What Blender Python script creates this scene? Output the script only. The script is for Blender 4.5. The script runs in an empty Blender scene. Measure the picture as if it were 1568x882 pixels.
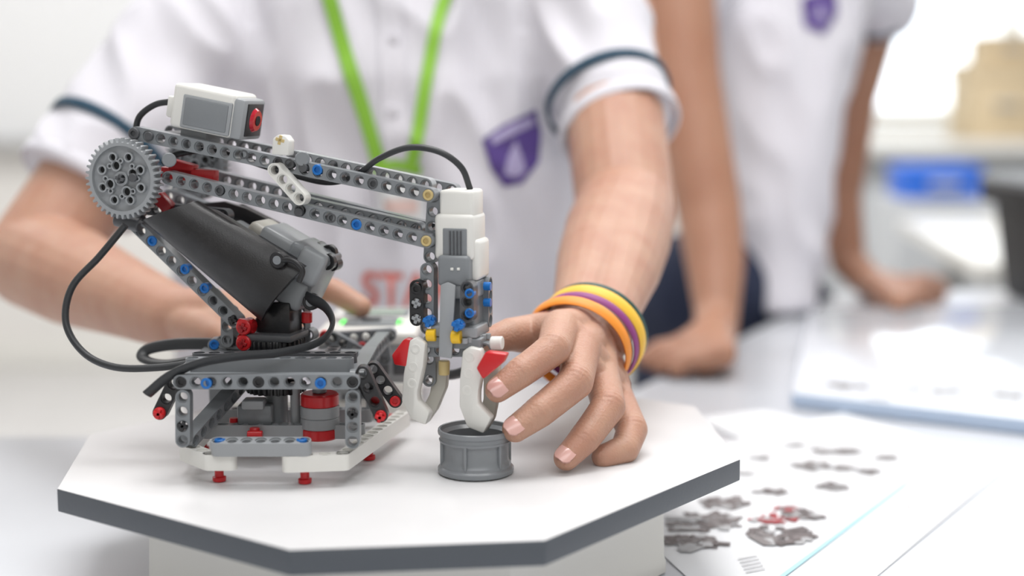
import bpy, bmesh, math, random
from math import sin, cos, pi, radians
from mathutils import Vector, Matrix, noise
from mathutils.bvhtree import BVHTree
random.seed(4)
V = Vector
# ------------------------------------------------------------------ survey helpers (metres; board top is z=0)
FP = 2178.0; PT = radians(7.5); CAM = V((0, 0, .2))
def ray(u, v):
    x = (u-784)/FP; y = (441-v)/FP
    return V((x, cos(PT)+y*sin(PT), -sin(PT)+y*cos(PT)))
def on(u, v, y):
    d = ray(u, v); return CAM + d*(y/d.y)
def onz(u, v, z):
    d = ray(u, v); return CAM + d*((z-.2)/d.z)
YAW = radians(-15)
E1 = V((cos(YAW), sin(YAW), 0)); E3 = V((-sin(YAW), cos(YAW), 0)); UP = V((0, 0, 1))
O = on(202, 272, .80)
def AP(u, v, k=0.0):
    d = ray(u, v); o = O+E3*k
    return CAM + d*((o-CAM).dot(E3)/d.dot(E3))

# ------------------------------------------------------------------ materials
def mat(name, col, rough=.4, bump=0, bs=60, var=0, vs=8, sss=0, coat=0, metal=0, em=0, alpha=1, trans=0, sscol=None):
    m = bpy.data.materials.new(name); m.use_nodes = True
    nt = m.node_tree; b = nt.nodes['Principled BSDF']
    b.inputs['Base Color'].default_value = (*col, 1)
    b.inputs['Roughness'].default_value = rough
    b.inputs['Metallic'].default_value = metal
    b.inputs['Coat Weight'].default_value = coat
    if sss:
        b.inputs['Subsurface Weight'].default_value = sss
        b.inputs['Subsurface Radius'].default_value = (1, .35, .2)
        b.inputs['Subsurface Scale'].default_value = .004
    if em:
        b.inputs['Emission Color'].default_value = (*col, 1); b.inputs['Emission Strength'].default_value = em
    b.inputs['Alpha'].default_value = alpha
    b.inputs['Transmission Weight'].default_value = trans
    tc = nt.nodes.new('ShaderNodeTexCoord')
    if var:
        n = nt.nodes.new('ShaderNodeTexNoise'); n.inputs['Scale'].default_value = vs; n.inputs['Detail'].default_value = 5
        nt.links.new(tc.outputs['Object'], n.inputs['Vector'])
        mx = nt.nodes.new('ShaderNodeMix'); mx.data_type = 'RGBA'
        c2 = sscol or tuple(c*(1-var) for c in col)
        mx.inputs[6].default_value = (*col, 1); mx.inputs[7].default_value = (*c2, 1)
        rmp = nt.nodes.new('ShaderNodeMapRange'); rmp.inputs[1].default_value = .35; rmp.inputs[2].default_value = .7
        nt.links.new(n.outputs['Fac'], rmp.inputs[0]); nt.links.new(rmp.outputs[0], mx.inputs[0])
        nt.links.new(mx.outputs[2], b.inputs['Base Color'])
    if bump:
        n = nt.nodes.new('ShaderNodeTexNoise'); n.inputs['Scale'].default_value = bs; n.inputs['Detail'].default_value = 4
        nt.links.new(tc.outputs['Object'], n.inputs['Vector'])
        bp = nt.nodes.new('ShaderNodeBump'); bp.inputs['Strength'].default_value = bump; bp.inputs['Distance'].default_value = .001
        nt.links.new(n.outputs['Fac'], bp.inputs['Height']); nt.links.new(bp.outputs['Normal'], b.inputs['Normal'])
    return m
GREY = mat('plastic_grey', (.235, .25, .265), .30, .05, 300, .08, 40)
LGREY = mat('plastic_light_grey', (.34, .355, .37), .33, .05, 300)
DGREY = mat('plastic_dark_grey', (.085, .088, .095), .35, .05, 300)
WHITE = mat('plastic_white', (.80, .79, .75), .3, .04, 200)
BEIGE = mat('plastic_cream', (.58, .56, .50), .35, .04, 200)
RED = mat('plastic_red', (.60, .015, .02), .28, .03, 200)
DRED = mat('plastic_dark_red', (.35, .01, .015), .3)
BLUE = mat('plastic_blue', (.01, .16, .52), .28)
BLACK = mat('plastic_black', (.018, .018, .02), .32, .08, 500)
PANEL = mat('panel_black_matte', (.021, .020, .021), .36, .10, 1200, .35, 90)
TAN = mat('plastic_tan', (.62, .48, .22), .35)
YEL = mat('plastic_yellow', (.9, .55, .02), .3)
HOLE = mat('recess_black', (.01, .01, .01), .7)
LENS = mat('lens_red', (.55, .0, .02), .1, coat=.6)
RIMM = mat('rim_grey_plastic', (.235, .25, .265), .26, .04, 300)
CABLE = mat('cable_rubber', (.028, .030, .033), .42, .1, 700)
SKIN = mat('skin', (.52, .30, .21), .45, .5, 700, .3, 45, sss=.25, sscol=(.47, .24, .165))
SKIN2 = mat('skin_tan', (.43, .225, .145), .5, .2, 500, .3, 12, sss=.15, sscol=(.38, .18, .11))
NAIL = mat('nail', (.72, .42, .37), .25, coat=.4)
SHIRT = mat('shirt_cotton', (.74, .725, .775), .85, .25, 1500)
NAVY = mat('navy_trim', (.02, .06, .10), .8, .2, 1500)
PANTS = mat('navy_trousers', (.018, .026, .06), .85, .2, 800)
PURPLE = mat('crest_purple', (.115, .065, .29), .7, .2, 1500, .3, 60)
LILAC = mat('crest_lilac', (.42, .37, .58), .7)
GREEN = mat('lanyard_green', (.27, .56, .05), .6, .2, 900)
HAIR = mat('hair_black', (.012, .010, .010), .5, .6, 250)
REDINK = mat('print_red', (.68, .13, .10), .6)

# ------------------------------------------------------------------ mesh builder
def T(x, z, o):
    x = x.normalized(); z = (z - x*z.dot(x)).normalized(); y = z.cross(x)
    M = Matrix((x, y, z)).transposed().to_4x4(); M.translation = o
    return M
class MB:
    def __init__(s): s.v = []; s.f = []; s.m = []; s.mats = []
    def mi(s, m):
        if m not in s.mats: s.mats.append(m)
        return s.mats.index(m)
    def add(s, vs, fs, m, M=None):
        b = len(s.v)
        s.v += [(M @ V(p) if M else V(p)) for p in vs]
        s.f += [tuple(b+i for i in f) for f in fs]
        s.m += [s.mi(m)]*len(fs)
    def addbm(s, bm, m, M=None):
        bm.verts.index_update()
        s.add([v.co.copy() for v in bm.verts], [[v.index for v in f.verts] for f in bm.faces], m, M); bm.free()
    def build(s, name, parent=None, ang=38, fix=False):
        me = bpy.data.meshes.new(name); me.from_pydata([tuple(v) for v in s.v], [], s.f)
        for m in s.mats: me.materials.append(m)
        me.polygons.foreach_set('material_index', s.m)
        me.polygons.foreach_set('use_smooth', [True]*len(s.f)); me.update()
        if fix:
            bm = bmesh.new(); bm.from_mesh(me); bmesh.ops.recalc_face_normals(bm, faces=bm.faces); bm.to_mesh(me); bm.free()
        me.set_sharp_from_angle(angle=radians(ang))
        o = bpy.data.objects.new(name, me); bpy.context.collection.objects.link(o)
        if parent: o.parent = parent
        return o
def empty(name, loc=(0, 0, 0)):
    e = bpy.data.objects.new(name, None); e.empty_display_size = .02
    bpy.context.collection.objects.link(e); return e
def rings(mb, R, m, M=None, cap0=True, cap1=True, closed=False):
    K = len(R[0]); vs = [p for r in R for p in r]; fs = []
    n = len(R)
    for i in range(n if closed else n-1):
        j = (i+1) % n
        for k in range(K):
            l = (k+1) % K; fs.append((i*K+k, i*K+l, j*K+l, j*K+k))
    if not closed:
        if cap0: fs.append(tuple(reversed(range(K))))
        if cap1: fs.append(tuple((n-1)*K+k for k in range(K)))
    mb.add(vs, fs, m, M)
def circ(r, z, K=24, ry=None, a0=0): 
    ry = r if ry is None else ry
    return [V((r*cos(2*pi*k/K+a0), ry*sin(2*pi*k/K+a0), z)) for k in range(K)]
def lathe(mb, prof, m, M, K=32, caps=True, closed=False):
    rings(mb, [circ(r, z, K) for r, z in prof], m, M, caps, caps, closed)
def cyl(mb, p0, p1, r, m, r1=None, K=20):
    d = p1-p0; L = d.length; a = V((1, 0, 0)) if abs(d.normalized().x) < .9 else V((0, 1, 0))
    M = T(d.cross(a), d, p0); r1 = r if r1 is None else r1; e = min(r, r1, L)*.12
    lathe(mb, [(r-e, 0), (r, e), (r1, L-e), (r1-e, L)], m, M, K)
def rbox(mb, c, s, M, m, b=.0012, seg=2):
    bm = bmesh.new(); bmesh.ops.create_cube(bm, size=1)
    for v in bm.verts: v.co = V((v.co.x*s[0], v.co.y*s[1], v.co.z*s[2]))
    bmesh.ops.bevel(bm, geom=list(bm.edges), offset=b, segments=seg, affect='EDGES', profile=.5)
    for v in bm.verts: v.co += V(c)
    mb.addbm(bm, m, M)
def prism3(mb, pts, nrm, t, m, b=.0008):
    bm = bmesh.new(); n = nrm.normalized()
    f = [bm.verts.new(p-n*t/2) for p in pts]; g = [bm.verts.new(p+n*t/2) for p in pts]
    N = len(pts); bm.faces.new(f); bm.faces.new(list(reversed(g)))
    for i in range(N):
        j = (i+1) % N; bm.faces.new((f[j], f[i], g[i], g[j]))
    bmesh.ops.recalc_face_normals(bm, faces=bm.faces)
    if b: bmesh.ops.bevel(bm, geom=list(bm.edges), offset=b, segments=2, affect='EDGES', profile=.5)
    mb.addbm(bm, m)
def beam(mb, p0, p1, nrm, m, t=.0076, hw=.0038, n=None):
    L = (p1-p0).length; n = n or max(2, round(L/.008)+1); pit = L/(n-1); M = T(p1-p0, nrm, p0); K = 24
    for i in range(n):
        cx = i*pit; h = pit/2; out = []; inner = []
        for k in range(K):
            a = 2*pi*k/K; c, s = cos(a), sin(a)
            if (c < -1e-6 and i == 0) or (c > 1e-6 and i == n-1): q = (hw*c, hw*s); it = False
            elif k % 6 == 3: q = (math.copysign(h, c), math.copysign(hw, s)); it = True
            else:
                mm = min(h/max(abs(c), 1e-9), hw/max(abs(s), 1e-9)); q = (mm*c, mm*s); it = abs(mm*abs(c)-h) < 1e-7
            out.append(q); inner.append(it)
        def O_(z): return [V((cx+x, y, z)) for x, y in out]
        def C_(r, z): return [V((cx+r*cos(2*pi*k/K), r*sin(2*pi*k/K), z)) for k in range(K)]
        z = t/2
        R = [O_(z), C_(.0031, z), C_(.0031, z-.0009), C_(.00245, z-.0009), C_(.00245, -z+.0009), C_(.0031, -z+.0009), C_(.0031, -z), O_(-z)]
        vs = [p for r in R for p in r]; fs = []
        for a in range(7):
            for k in range(K):
                l = (k+1) % K; fs.append((a*K+k, a*K+l, (a+1)*K+l, (a+1)*K+k))
        for k in range(K):
            l = (k+1) % K
            if not (inner[k] and inner[l]): fs.append((7*K+k, 7*K+l, l, k))
        mb.add(vs, fs, m, M)
def pin(mb, p, nrm, m, r=.0029, front=.0042, L=.004):
    """friction pin: collared tube with a slot, head standing just proud of the beam face"""
    n = nrm.normalized(); a = V((0, 0, 1)) if abs(n.z) < .9 else V((1, 0, 0))
    M = T(a.cross(n), n, p+n*(front-L))
    rings(mb, [circ(.0016, L-.0012), circ(.0016, L), circ(r-.0003, L), circ(r, L-.0003), circ(r, 0)], m, M, True, True)
def axle_end(mb, p, nrm, m, r=.0026, L=.003, front=.0048):
    n = nrm.normalized(); a = V((.3, 0, 1)); M = T(a.cross(n), n, p+n*(front-L/2))
    rbox(mb, (0, 0, 0), (2*r, r*.7, L), M, m, .0002, 1); rbox(mb, (0, 0, 0), (r*.7, 2*r, L), M, m, .0002, 1)
def cat(pts, n=8):
    P_ = [pts[0]*2-pts[1]]+pts+[pts[-1]*2-pts[-2]]; out = []
    for i in range(1, len(P_)-2):
        a, b, c, d = P_[i-1:i+3]
        for k in range(n):
            t = k/n; out.append(.5*((2*b)+(c-a)*t+(2*a-5*b+4*c-d)*t*t+(3*b-a-3*c+d)*t**3))
    out.append(pts[-1]); return out
def sweep(mb, pts, rw, rh, m, wdir=V((0, 0, 1)), K=14, n=8):
    P_ = cat(pts, n); R = []; w = wdir.copy()
    for i, p in enumerate(P_):
        t = (P_[min(i+1, len(P_)-1)]-P_[max(i-1, 0)]).normalized()
        w = (w-t*w.dot(t)).normalized()
        h = t.cross(w)
        R.append([p+w*rw*cos(2*pi*k/K)+h*rh*sin(2*pi*k/K) for k in range(K)])
    rings(mb, R, m)
def gear(mb, M, teeth, rt, rr, t, m, holes=True):
    out = []; 
    for i in range(teeth):
        a = 2*pi*i/teeth; s = 2*pi/teeth
        for da, r in ((-.30, rr), (-.14, rt), (.14, rt), (.30, rr)): out.append((r*cos(a+da*s), r*sin(a+da*s), a+da*s))
    ri = rr-.0022; z = t/2
    R = [[V((x*.985, y*.985, z)) for x, y, a in out], [V((ri*cos(a), ri*sin(a), z)) for x, y, a in out], [V((ri*cos(a), ri*sin(a), z-.0022)) for x, y, a in out],
         [V((ri*cos(a), ri*sin(a), -z)) for x, y, a in out], [V((x*.985, y*.985, -z)) for x, y, a in out], [V((x, y, -z+.0005)) for x, y, a in out], [V((x, y, z-.0005)) for x, y, a in out]]
    rings(mb, R, m, M, closed=True)
    lathe(mb, [(ri+.0002, -z+.0005), (ri+.0002, z-.0024)], m, M, 48)
    def tub(x, y, ro, rin, mm=m):
        Mt = M @ Matrix.Translation((x, y, 0))
        rings(mb, [circ(rin, z-.0022), circ(rin, z), circ(ro, z), circ(ro, z-.003)], mm, Mt, False, False)
        lathe(mb, [(rin, z-.0022), (rin, z-.0021)], HOLE, Mt, 16)  # black disc paints in the shade inside the hole
    if holes:
        tub(0, 0, .0040, .0026)
        for k in range(4): tub(.0078*cos(k*pi/2+.4), .0078*sin(k*pi/2+.4), .0032, .0023)
        for k in range(8): tub(.0128*cos(k*pi/4+.4), .0128*sin(k*pi/4+.4), .0028, .0019)
        for k in range(8): tub(.0098*cos(k*pi/4+.4+pi/8), .0098*sin(k*pi/4+.4+pi/8), .0016, .0009)

# ================================================================== ROOM
TZ = -.07; FL = -.82
WALLM = mat('wall_paint', (.82, .80, .77), .85, .1, 40, .04, 2)
WBM = mat('whiteboard_enamel', (.88, .89, .90), .35)
FLM = mat('floor_vinyl', (.66, .65, .64), .45, .1, 20, .1, 3)
CEM = mat('ceiling_paint', (.85, .85, .84), .9, .1, 40)
ALU = mat('aluminium', (.55, .56, .57), .4, metal=.6)
TBL = mat('table_laminate', (.66, .68, .72), .28, .03, 200, .03, 4)
BOARDW = mat('board_laminate', (.685, .68, .685), .38, .04, 400, .03, 25)
EDGE = mat('board_edge_grey', (.085, .095, .11), .45, .1, 400)
def boxobj(name, x0, x1, y0, y1, z0, z1, m, b=0, parent=None):
    mb = MB(); rbox(mb, ((x0+x1)/2, (y0+y1)/2, (z0+z1)/2), (x1-x0, y1-y0, z1-z0), Matrix(), m, max(b, .0005), 2 if b else 1)
    return mb.build(name, parent)
YB = 5.4; XR = 3.6; XL = -3.0; YF = -2.2; ZC = 1.95
boxobj('floor', XL, XR, YF, YB, FL-.1, FL, FLM)
boxobj('ceiling', XL, XR, YF, YB, ZC, ZC+.1, CEM)
boxobj('wall_left', XL-.1, XL, YF-.1, YB+.1, FL-.1, ZC+.1, WALLM)
boxobj('wall_right', XR, XR+.1, YF-.1, YB+.1, FL-.1, ZC+.1, WALLM)
boxobj('wall_front', XL, XR, YF-.1, YF, FL-.1, ZC+.1, WALLM)
wx0, wx1, wz0, wz1 = 1.2, 3.2, .12, 1.45
mb = MB()
for a in ((XL, wx0, FL-.1, ZC+.1), (wx1, XR, FL-.1, ZC+.1), (wx0, wx1, FL-.1, wz0), (wx0, wx1, wz1, ZC+.1)):
    rbox(mb, ((a[0]+a[1])/2, YB+.05, (a[2]+a[3])/2), (a[1]-a[0], .1, a[3]-a[2]), Matrix(), WALLM, .0005, 1)
mb.build('wall_back')
mb = MB()
for x in (wx0+.03, wx0+.68, wx0+1.33, wx1-.03): rbox(mb, (x, YB+.03, (wz0+wz1)/2), (.06, .07, wz1-wz0), Matrix(), WHITE, .004)
for z in (wz0+.03, .62, wz1-.03): rbox(mb, ((wx0+wx1)/2, YB+.03, z), (wx1-wx0, .06, .05), Matrix(), WHITE, .004)
mb.build('window_1')
boxobj('baseboard_back', XL, XR, YB-.015, YB, FL, FL+.1, WHITE, .003)
# whiteboard
wb = empty('whiteboard')
boxobj('surface', -2.7, .55, YB-.03, YB-.012, .06, 1.35, WBM, .002, wb)
mb = MB()
for (x0, x1, z0, z1) in ((-2.73, .58, .03, .06), (-2.73, .58, 1.35, 1.38), (-2.73, -2.7, .03, 1.38), (.55, .58, .03, 1.38)):
    rbox(mb, ((x0+x1)/2, YB-.028, (z0+z1)/2), (x1-x0, .045, z1-z0), Matrix(), ALU, .004)
rbox(mb, (-1.1, YB-.06, .04), (2.6, .09, .015), Matrix(), ALU, .004)
mb.build('frame', wb)

# table (far edge has an oblique bay)
def slab(name, pts, z0, z1, m, b=.004, parent=None, medge=None):
    mb = MB(); prism3(mb, [V((x, y, (z0+z1)/2)) for x, y in pts], UP, z1-z0, m, b)
    if medge:
        mb.mi(medge)
        for i, f in enumerate(mb.f):
            p = [mb.v[k] for k in f]; nn = (p[1]-p[0]).cross(p[2]-p[0])
            if nn.length > 0 and abs(nn.normalized().z) < .6: mb.m[i] = 1
    return mb.build(name, parent)
tb = empty('classroom_table')
slab('tabletop', [(-1.5, .05), (1.7, .05), (1.9, 2.05), (.46, 2.02), (.02, 1.13), (-1.5, 1.13)], TZ-.03, TZ, TBL, .004, tb)
mb = MB()
for x, y in ((-1.4, .15), (-1.4, 1.05), (1.6, .15), (1.75, 1.95), (.55, 1.92)):
    rbox(mb, (x, y, (FL+TZ-.03)/2), (.05, .05, TZ-.03-FL), Matrix(), ALU, .004)
rbox(mb, (.1, .15, TZ-.06), (3.0, .04, .06), Matrix(), ALU, .004)
mb.build('legs', tb)
# second table
t2 = empty('classroom_table')
slab('tabletop', [(.78, 2.35), (3.0, 2.35), (3.1, 3.5), (.9, 3.3)], TZ-.03, TZ, WHITE, .004, t2)
mb = MB()
for x, y in ((.9, 2.42), (2.9, 2.42), (3.0, 3.4), (1.0, 3.2)): rbox(mb, (x, y, (FL+TZ-.03)/2), (.05, .05, TZ-.03-FL), Matrix(), ALU, .004)
mb.build('legs', t2)
# window bench with cupboards
bn = empty('window_bench')
boxobj('worktop', .95, 3.55, 4.55, 5.36, .03, .07, WHITE, .006, bn)
CAB = mat('cupboard_grey', (.55, .57, .59), .6)
boxobj('carcass', 1.0, 3.5, 4.65, 5.34, FL, .03, CAB, .004, bn)
mb = MB()
for i in range(5): rbox(mb, (1.25+i*.5, 4.64, -.28), (.47, .02, .45), Matrix(), CAB, .004); cyl(mb, V((1.42+i*.5, 4.62, -.2)), V((1.42+i*.5, 4.62, -.1)), .006, ALU)
mb.build('doors', bn)
BLU2 = mat('storage_blue', (.02, .16, .75), .5)
WOOD = mat('carton_tan', (.72, .58, .38), .7, .2, 60, .2, 10)
def carton(c, s, m, name='storage_box'):
    e = empty(name); mb = MB(); x, y, z = c; w, d, h = s
    rbox(mb, (x, y, z+h*.42), (w, d, h*.84), Matrix(), m, .006); rbox(mb, (x, y, z+h*.90), (w*1.05, d*1.05, h*.2), Matrix(), m, .006)
    cyl(mb, V((x-.04, y-d/2-.008, z+h*.45)), V((x+.04, y-d/2-.008, z+h*.45)), .008, ALU)
    mb.build('body_and_lid', e)
carton((1.62, 4.85, .07), (.20, .3, .26), WOOD); carton((1.65, 4.86, .332), (.16, .22, .09), WOOD)
carton((1.88, 4.9, .07), (.24, .3, .34), WOOD)
carton((1.09, 3.68, -.047), (.19, .18, .084), BLU2, 'blue_crate')
boxobj('crate_stand', .97, 1.6, 3.57, 3.85, FL, -.047, CAB, .006)

# black bin on the table at right
bb = empty('black_bin'); mb = MB(); BINB = mat('bin_black', (.012, .012, .014), .6)
c = V((.84, 1.88, 0))
def rr(w, d, z, r=.02, K=8):
    o = []
    for sx, sy, a0 in ((1, 1, 0), (-1, 1, pi/2), (-1, -1, pi), (1, -1, 3*pi/2)):
        for k in range(K): a = a0+k*(pi/2)/(K-1); o.append(V((c.x+sx*(w-r)+r*cos(a), c.y+sy*(d-r)+r*sin(a), z)))
    return o
rings(mb, [rr(.145, .11, TZ+.001), rr(.15, .115, TZ+.01), rr(.165, .125, TZ+.13), rr(.18, .14, TZ+.132), rr(.18, .14, TZ+.155), rr(.160, .12, TZ+.155), rr(.148, .11, TZ+.02)], BINB)
for k in range(5): rbox(mb, (c.x-.12+k*.06, c.y-.125, TZ+.08), (.008, .006, .09), Matrix(), BINB, .001)
rings(mb, [rr(.183, .143, TZ+.156), rr(.183, .143, TZ+.164), rr(.17, .13, TZ+.172)], mat('bin_lid', (.16, .17, .18), .5))
mb.build('tub', bb, fix=True)

# glossy board lying on the table
gp = [onz(u, v, -.055) for u, v in ((1212, 600), (1640, 648), (1640, 462), (1238, 474))]
gb = empty('display_board')
slab('panel', [(p.x, p.y) for p in gp], TZ+.0005, -.055, mat('gloss_white', (.76, .79, .84), .12), .003, gb, mat('panel_edge_blue', (.45, .55, .70), .3))
INK = mat('print_dark', (.075, .06, .06), .6, 0, 1, .6, 160, sscol=(.20, .17, .17)); INKG = mat('print_grey', (.42, .42, .43), .6); INKM = mat('print_mid', (.20, .18, .18), .6)
def diagram(mb, c, rx, ry, z, dark=INK, n=26):
    """printed exploded-view drawing: many little bars and round parts packed in an oval"""
    for i in range(n):
        a = random.uniform(0, 2*pi); r = math.sqrt(random.random()); x = c.x+rx*r*cos(a); y = c.y+ry*r*sin(a); zz = z+i*.000008
        m = random.choice((dark, dark, dark, INKM, INKG)) if dark is not REDINK else REDINK
        if random.random() < .45:
            q = random.uniform(.15, .32)*min(rx, ry); mb.add([V((x+q*cos(t), y+q*sin(t), zz)) for t in [k*pi/6 for k in range(12)]], [tuple(range(12))], m)
        else:
            t = random.uniform(0, pi); L = random.uniform(.25, .6)*rx; w_ = random.uniform(.1, .22)*rx; ex = V((cos(t), sin(t), 0)); ey = V((-sin(t), cos(t), 0)); p = V((x, y, zz))
            mb.add([p-ex*L-ey*w_, p+ex*L-ey*w_, p+ex*L+ey*w_, p-ex*L+ey*w_], [(0, 1, 2, 3)], m)
mb = MB()
for u, v, rx in ((1280, 588, .014), (1310, 592, .016), (1345, 610, .008), (1455, 600, .014), (1540, 605, .014), (1400, 596, .008)):
    diagram(mb, onz(u, v, -.0545), rx, rx*.7, -.0547, INK, 14)
mb.build('printed_shapes', gb)

# instruction sheets
PAPER = mat('paper', (.80, .81, .83), .55, .1, 100); CYAN = mat('print_cyan', (.40, .68, .75), .6)
ps = empty('instruction_sheet'); 
def sheet(pts, z, name):
    mb = MB(); P3 = [onz(u, v, z) for u, v in pts]
    N = 10; vs = []; fs = []
    for i in range(N+1):
        for j in range(N+1):
            a, b = i/N, j/N; p = P3[0]*(1-a)*(1-b)+P3[1]*a*(1-b)+P3[2]*a*b+P3[3]*(1-a)*b
            vs.append(p+V((0, 0, .0003*sin(a*7)*sin(b*5))))
    for i in range(N):
        for j in range(N): k = i*(N+1)+j; fs.append((k, k+1, k+N+2, k+N+1))
    mb.add(vs, fs, PAPER); mb.build(name, ps)
sheet(((890, 735), (1290, 632), (1545, 712), (1190, 1010)), -.0690, 'page_spread')
sheet(((1060, 640), (1170, 628), (1330, 668), (1180, 690)), -.0685, 'loose_page')
mb = MB(); z = -.0682
for u, v, rx, ry, m in ((1070, 800, .020, .018, INK), (1110, 770, .016, .012, INK), (1060, 830, .016, .014, INK), (1100, 795, .014, .014, INK), (1190, 818, .018, .018, INK), (1180, 752, .011, .007, INK),
    (1228, 788, .014, .010, INK), (1190, 795, .013, .009, DRED), (1245, 712, .013, .012, INKM), (1275, 745, .010, .009, INK), (1300, 690, .011, .010, INKM), (1330, 722, .009, .008, INK),
    (1355, 700, .009, .007, INKM), (1205, 778, .008, .007, DRED), (1260, 690, .009, .007, INKM), (1290, 715, .009, .007, INKM), (1215, 680, .008, .006, INKG), (1165, 700, .008, .006, INKG), (1140, 725, .007, .005, INKG)):
    diagram(mb, onz(u, v, z), rx, ry, z, m, 34)
def strip(mb, a, b, w, z, m):
    p, q = onz(*a, z), onz(*b, z); n = (q-p).cross(UP).normalized()*w; mb.add([p-n, q-n, q+n, p+n], [(0, 1, 2, 3)], m)
strip(mb, (1180, 895), (1385, 742), .0016, z, CYAN); strip(mb, (1385, 742), (1455, 690), .0010, z, CYAN)
for i in range(3):
    for j in range(6): strip(mb, (1388+j*11, 776-i*9-j*1.3), (1395+j*11, 775-i*9-j*1.3), .0012, z, REDINK)
for i in range(5): strip(mb, (1130+i*3, 856+i*5), (1160+i*3, 850+i*5), .0007, z, INKG)
mb.build('printed_diagrams', ps)

# ================================================================== TURNTABLE BOARD
H = .2
octp = [V((x*H, y*H, 0)) for x, y in ((-.5003, 3.0907), (.0765, 3.162), (.643, 3.906), (.606, 4.606), (-.11, 5.15), (-.71, 4.95), (-1.278, 4.208), (-1.184, 3.600))]
td = empty('octagonal_board')
slab('board', [(p.x, p.y) for p in octp], -.0125, 0, BOARDW, .0008, td, EDGE)
ctr = V((-.056, .824, 0))
mb = MB(); K = 8
def oc(s, z): return [V(((p.x-ctr.x)*s+ctr.x, (p.y-ctr.y)*s+ctr.y, z)) for p in octp]
CASE = mat('case_cream', (.80, .785, .74), .35, .03, 100)
rings(mb, [oc(.66, -.0125), oc(.66, -.017), oc(.745, -.0175), oc(.765, -.020), oc(.772, -.026), oc(.778, -.060), oc(.783, -.062), oc(.783, TZ+.001)], CASE)
mb.build('swivel_base', td, 30, True)

# ================================================================== ROBOT
rb = empty('robotic_arm')
FR = V((0, -1, 0)); yb = .73
B = MB()
beam(B, on(278, 583, yb), on(541, 583, yb), FR, GREY)
beam(B, on(282, 606, yb), on(282, 672, yb), FR, GREY)
beam(B, on(541, 606, yb), on(541, 674, yb), FR, GREY)
beam(B, on(334, 684, .722), on(466, 684, .722), UP+FR*.25, LGREY)
for u in (318, 492): pin(B, on(u, 585, yb), FR, BLUE)
for u in (337, 462): pin(B, on(u, 684, .722), UP, BLUE)
for u, v in ((398, 583), (280, 583), (541, 583)): pin(B, on(u, v, yb), FR, BLACK, front=.0040)
for u, v in ((282, 650), (541, 632)): axle_end(B, on(u, v, yb), FR, BLACK)
z = .013
def OB(u, v): return onz(u, v, z)
beam(B, OB(352, 706), OB(322, 706), UP, WHITE, .0085); beam(B, OB(322, 706), OB(286, 692), UP, WHITE, .0085)
beam(B, OB(443, 709), OB(525, 706), UP, WHITE, .0085); beam(B, OB(525, 706), OB(618, 640), UP, WHITE, .0085)
beam(B, OB(286, 692), V((-.176, .85, z)), UP, WHITE)
beam(B, V((-.176, .85, z)), V((-.08, .86, z)), UP, WHITE)
for y in (.77, .81): beam(B, V((-.168, y, .019)), V((-.085, y, .019)), UP, LGREY)
def foot(x, y, h=.013):
    M = Matrix.Translation((x, y, 0))
    lathe(B, [(.0034, .0003), (.0036, .001), (.0036, .0025), (.0024, .003), (.0024, h*.62), (.0036, h*.68), (.0038, h*.95), (.0024, h)], RED, M, 20)
for u, v in ((336, 737), (467, 740), (565, 704), (598, 659)):
    p = onz(u, v, 0); foot(p.x, p.y, .010)
foot(-.178, .80); foot(-.176, .85)
# side frames
for x, s in ((-.174, -1), (-.082, 1)):
    beam(B, V((x, .742, .055)), V((x, .822, .055)), V((s, 0, 0)), GREY)
    beam(B, V((x, .822, .055)), V((x, .824, .022)), V((s, 0, 0)), GREY)
beam(B, V((-.172, .742, .021)), V((-.150, .80, .046)), V((1, 0, 0)), GREY)
beam(B, V((-.172, .828, .050)), V((-.082, .828, .050)), FR, GREY)
# top deck
for i, y in enumerate((.746, .762)): beam(B, V((-.170, y, .0605)), V((-.088, y, .0605)), UP, DGREY if i % 2 else GREY)
rbox(B, (-.129, .775, .0565), (.088, .02, .003), Matrix(), DGREY)
for x in (-.160, -.104): beam(B, V((x, .75, .0535)), V((x, .82, .0535)), UP, DGREY)
# black angled connectors
for a, b_, y in (((556, 570), (584, 634), .735), ((572, 564), (606, 612), .76), ((560, 590), (575, 612), .745)):
    beam(B, on(*a, y), on(*b_, y), FR, BLACK); pin(B, on(*b_, y), FR, RED, front=.0048)
beam(B, on(268, 586, .74), on(247, 630, .74), FR, BLACK); axle_end(B, on(246, 631, .738), FR, RED, front=.006)
axle_end(B, on(583, 636, .733), FR, RED, front=.0065)
cyl(B, on(246, 631, .738), on(246, 631, .738)+V((0, -.0045, 0)), .0032, RED)
# drive inside
mx, my = on(490, 640, .772).x, .772
M = Matrix.Translation((mx, my, .0))
lathe(B, [(.0095, .0145), (.0105, .0155), (.0105, .020), (.0100, .0205)], RED, M)
lathe(B, [(.0103, .0205), (.0108, .021), (.0108, .0262), (.0103, .0266), (.0108, .027), (.0108, .0325), (.0103, .033)], LGREY, M)
lathe(B, [(.0100, .033), (.0105, .0335), (.0105, .039), (.0095, .040)], RED, M)
cyl(B, V((mx, my, .04)), V((mx, my, .048)), .004, GREY)
gx, gy = -.1325, .786
gear(B, Matrix.Translation((gx, gy, .0405)), 28, .0168, .0150, .0045, BLACK, False)
gear(B, Matrix.Translation((gx, gy, .0655)), 28, .0158, .0142, .0055, BLACK, False)
lathe(B, [(.0125, .018), (.0125, .050)], GREY, Matrix.Translation((gx, gy, 0)) @ Matrix.Scale(.5, 4, V((1, 0, 0))) @ Matrix.Scale(.5, 4, V((0, 1, 0))), 24)
cyl(B, V((gx+.012, gy-.01, .018)), V((gx+.012, gy-.01, .045)), .0028, LGREY)
rbox(B, (on(392, 650, .776).x, .78, .027), (.019, .018, .012), Matrix(), GREY, .0015)
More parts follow.
